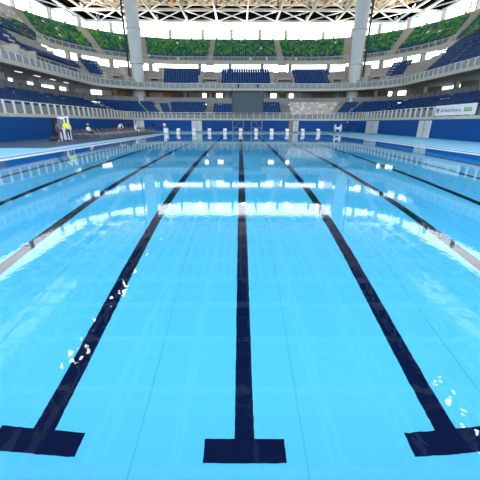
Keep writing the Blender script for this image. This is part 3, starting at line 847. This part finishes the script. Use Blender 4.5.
# ------------------------------------------------------------------ people
def person(name_label, loc, rz, pose, shirt, pants, skin, hat=None, scale=1.0, group=None, extra=None):
    J = {}   # name: (pos, radius, region)
    if pose == 'stand' or pose == 'talk':
        hipz = .93
        J['pelvis'] = ((0, 0, .95), .145, 'p'); J['waist'] = ((0, .0, 1.1), .13, 's'); J['chest'] = ((0, 0, 1.3), .155, 's'); J['collar'] = ((0, 0, 1.44), .1, 's')
        J['neck'] = ((0, -.01, 1.52), .055, 'k'); J['jaw'] = ((0, -.04, 1.6), .078, 'k'); J['head'] = ((0, -.01, 1.7), .1, 'k')
        st = .12 if pose == 'talk' else .02
        for s_, q in ((-1, 'L'), (1, 'R')):
            J['hip'+q] = ((s_*.1, 0, .88), .1, 'p'); J['knee'+q] = ((s_*.12, -.03 + s_*st*.4, .5), .065, 'p'); J['ank'+q] = ((s_*.13, .02 + s_*st, .09), .045, 'p')
            J['toe'+q] = ((s_*.14, -.16 + s_*st, .035), .038, 'b')
            J['sho'+q] = ((s_*.19, 0, 1.4), .07, 's')
            if pose == 'talk' and s_ > 0: J['elb'+q] = ((s_*.27, -.02, 1.12), .048, 's'); J['wri'+q] = ((s_*.16, -.24, 1.18), .032, 'k'); hd = Vector((-.4, -.9, .2))
            else: J['elb'+q] = ((s_*.27, .02, 1.12), .048, 's'); J['wri'+q] = ((s_*.28, -.05, .87), .032, 'k'); hd = Vector((0, -.2, -1))
            J['_hd'+q] = hd
    elif pose == 'sit':
        J['pelvis'] = ((0, .02, .58), .15, 'p'); J['waist'] = ((0, .02, .72), .13, 's'); J['chest'] = ((0, -.01, .93), .155, 's'); J['collar'] = ((0, -.03, 1.06), .1, 's')
        J['neck'] = ((0, -.05, 1.14), .055, 'k'); J['jaw'] = ((0, -.09, 1.21), .078, 'k'); J['head'] = ((0, -.06, 1.31), .1, 'k')
        for s_, q in ((-1, 'L'), (1, 'R')):
            J['hip'+q] = ((s_*.1, -.05, .56), .1, 'p'); J['knee'+q] = ((s_*.15, -.45, .54), .07, 'p'); J['ank'+q] = ((s_*.14, -.46, .1), .045, 'k'); J['toe'+q] = ((s_*.14, -.62, .035), .038, 'b')
            J['sho'+q] = ((s_*.19, -.02, 1.02), .07, 's'); J['elb'+q] = ((s_*.25, -.1, .76), .048, 's'); J['wri'+q] = ((s_*.15, -.33, .68), .032, 'k'); J['_hd'+q] = Vector((0, -1, -.15))
    else:  # bend: leaning forward
        J['pelvis'] = ((0, .1, .92), .145, 'p'); J['waist'] = ((0, 0, 1.05), .13, 's'); J['chest'] = ((0, -.17, 1.16), .15, 's'); J['collar'] = ((0, -.29, 1.22), .1, 's')
        J['neck'] = ((0, -.36, 1.26), .055, 'k'); J['jaw'] = ((0, -.43, 1.28), .078, 'k'); J['head'] = ((0, -.46, 1.37), .1, 'k')
        for s_, q in ((-1, 'L'), (1, 'R')):
            J['hip'+q] = ((s_*.1, .1, .86), .1, 'p'); J['knee'+q] = ((s_*.13, -.02, .48), .065, 'p'); J['ank'+q] = ((s_*.14, .06, .09), .045, 'k'); J['toe'+q] = ((s_*.15, -.12, .035), .038, 'b')
            J['sho'+q] = ((s_*.19, -.24, 1.18), .07, 's'); J['elb'+q] = ((s_*.25, -.33, .92), .048, 's'); J['wri'+q] = ((s_*.17, -.5, .76), .032, 'k'); J['_hd'+q] = Vector((0, -.5, -.85))
    edges = [('pelvis','waist'),('waist','chest'),('chest','collar'),('collar','neck'),('neck','jaw'),('jaw','head')]
    for q in 'LR':
        edges += [('pelvis','hip'+q),('hip'+q,'knee'+q),('knee'+q,'ank'+q),('ank'+q,'toe'+q),('chest','sho'+q),('sho'+q,'elb'+q),('elb'+q,'wri'+q)]
        wv = Vector(J['wri'+q][0]); hd = J['_hd'+q].normalized(); s_ = -1 if q == 'L' else 1
        side = hd.cross(Vector((s_, 0, 0))); side = side.normalized() if side.length > .1 else Vector((0, 1, 0))
        pc = wv + hd * .07; J['palm'+q] = (tuple(pc), .03, 'k'); edges.append(('wri'+q, 'palm'+q))
        for fi, (o_, ln) in enumerate(((-.03, .06), (-.01, .075), (.01, .07), (.03, .055))):
            a_ = pc + hd * .03 + side * o_; b_ = a_ + hd * ln * .6; c_ = b_ + hd * ln * .4 + Vector((-s_ * .02, 0, 0))
            for nm_, pp, rr in (('a', a_, .011), ('b', b_, .009), ('c', c_, .008)): J['f%d%s%s' % (fi, nm_, q)] = (tuple(pp), rr, 'k')
            edges += [('palm'+q, 'f%da%s' % (fi, q)), ('f%da%s' % (fi, q), 'f%db%s' % (fi, q)), ('f%db%s' % (fi, q), 'f%dc%s' % (fi, q))]
        a_ = wv + hd * .03 - side * .04; b_ = a_ + hd * .035 - side * .015
        J['tha'+q] = (tuple(a_), .011, 'k'); J['thb'+q] = (tuple(b_), .009, 'k'); edges += [('wri'+q, 'tha'+q), ('tha'+q, 'thb'+q)]
    keys = [k for k in J if not k.startswith('_')]; idx = {k: i for i, k in enumerate(keys)}
    me = bpy.data.meshes.new('skeleton'); me.from_pydata([J[k][0] for k in keys], [(idx[a], idx[b]) for a, b in edges], [])
    tmp = bpy.data.objects.new('skeleton', me); COL.objects.link(tmp)
    sk = tmp.modifiers.new('skin', 'SKIN'); sk.use_smooth_shade = True
    for i, k in enumerate(keys):
        r_ = J[k][1]; fx = 1.15 if k in ('chest', 'waist', 'pelvis', 'collar') else 1
        me.skin_vertices[0].data[i].radius = (r_ * (1 if fx == 1 else .85), r_ * fx)
        me.skin_vertices[0].data[i].use_root = (k == 'pelvis')
    ss = tmp.modifiers.new('sub', 'SUBSURF'); ss.levels = 1; ss.render_levels = 1
    dg = bpy.context.evaluated_depsgraph_get(); ev = tmp.evaluated_get(dg); m2 = bpy.data.meshes.new_from_object(ev)
    bpy.data.objects.remove(tmp)
    for q in (skin, shirt, pants, M['dark']):
        m2.materials.append(q)
    reg = {'k': 0, 's': 1, 'p': 2, 'b': 3}
    segs = []
    for a, b in edges:
        segs.append((Vector(J[a][0]), Vector(J[b][0]), J[a][2], J[b][2]))
    for pl in m2.polygons:
        c = pl.center; best = None
        for A, B, ra, rb in segs:
            d_ = B - A; u = max(0, min(1, (c - A).dot(d_) / max(d_.length_squared, 1e-9))); dist = (c - A - d_ * u).length
            if best is None or dist < best[0]: best = (dist, ra if u < .5 else rb)
        pl.material_index = reg[best[1]]; pl.use_smooth = True
    body = bpy.data.objects.new('person', m2); COL.objects.link(body)
    body.location = loc; body.rotation_euler = (0, 0, rz); body.scale = (scale,) * 3
    tag(body, name_label, 'person', group)
    hx, hy, hz = J['head'][0]
    # hair or cap, eyes and nose
    hm = MB(); rings = 6; n = 14
    prof_ = [(.117 * math.cos(math.radians(a)), .02 + .128 * math.sin(math.radians(a))) for a in (0, 20, 40, 60, 80)]
    hm.lathe(prof_, n)
    hm.v = [(x + hx, y + hy + .018, z + hz) for x, y, z in hm.v]
    hm.build('cap' if hat else 'hair', hat or M['hair'], body, smooth=True)
    if hat: MB().box(hx - .07, hx + .07, hy - .2, hy - .08, hz + .03, hz + .045).build('cap_brim', hat, body)
    e = MB()
    for s_ in (-1, 1): e.box(hx + s_*.035 - .012, hx + s_*.035 + .012, hy - .108, hy - .09, hz - .01, hz + .006)
    e.build('eyes', M['dark'], body)
    MB().add([(hx, hy - .1, hz), (hx - .015, hy - .1, hz - .045), (hx + .015, hy - .1, hz - .045), (hx, hy - .125, hz - .04), (hx, hy - .09, hz - .02)],
             [(0, 1, 3), (0, 3, 2), (1, 2, 3), (0, 2, 4), (0, 4, 1), (1, 4, 2)]).build('nose', skin, body)
    return body
DZ = .04
p1 = person('person in a patterned grey shirt standing in front of the white board', (-16.15, 28.7, DZ), .5, 'talk', M['shirt_grey'], M['jeans_grey'], M['skin2'], scale=1.06)
p2 = person('person in a yellow vest and blue trousers standing before the white board', (-15.25, 28.25, DZ), -2.4, 'talk', M['vest'], M['jeans'], M['skin2'], scale=1.08)
bg_ = MB().box(-.22, .22, .1, .24, .98, 1.4); 
person('person in a white cap sitting among the near chair rows', (-16.9, 35.6, DZ), 1.2, 'sit', M['shirt_white'], M['cloth_dark'], M['skin'], hat=M['door'], scale=1.05)
person('person in a white shirt and orange shorts bending over the far chairs', (-16.4, 43.6, DZ), 1.1, 'bend', M['shirt_white'], M['shorts_orange'], M['skin'], scale=1.12)
person('person in dark clothes standing among the far chairs', (-16.2, 46.6, DZ), .6, 'stand', M['cloth_dark'], M['cloth_dark'], M['skin2'])
person('person in a white top sitting beside the person in dark clothes', (-15.2, 46.5, DZ), 1.4, 'sit', M['shirt_white'], M['shirt_white'], M['skin'], hat=M['cloth_grey'], scale=1.15)
person('person in a white top and dark trousers by the grey door at left', (-16.3, 50.3, DZ), 1.2, 'stand', M['shirt_white'], M['cloth_dark'], M['skin'])
person('person in a white top and grey trousers left of the starting blocks', (-13.6, 57.6, .015), -2.6, 'talk', M['shirt_white'], M['cloth_grey'], M['skin'], scale=1.02)
person('person in dark clothes near the blue wall left of the blocks', (-16.3, 60.5, .015), .4, 'stand', M['cloth_dark'], M['cloth_dark'], M['skin2'], scale=.98)
person('person in dark clothes and a white cap right of the starting blocks', (20.0, 60.6, .015), -.9, 'talk', M['cloth_dark'], M['cloth_dark'], M['skin'], hat=M['white'], scale=1.05)
person('person in dark blue clothes behind the person with the white cap', (21.6, 61.2, .015), .9, 'stand', M['cloth_dark'], M['jeans'], M['skin2'])
person('person in a black shirt turned left of the person with the white cap', (18.9, 60.9, .015), 1.2, 'stand', M['cloth_dark'], M['cloth_dark'], M['skin'], scale=.98)
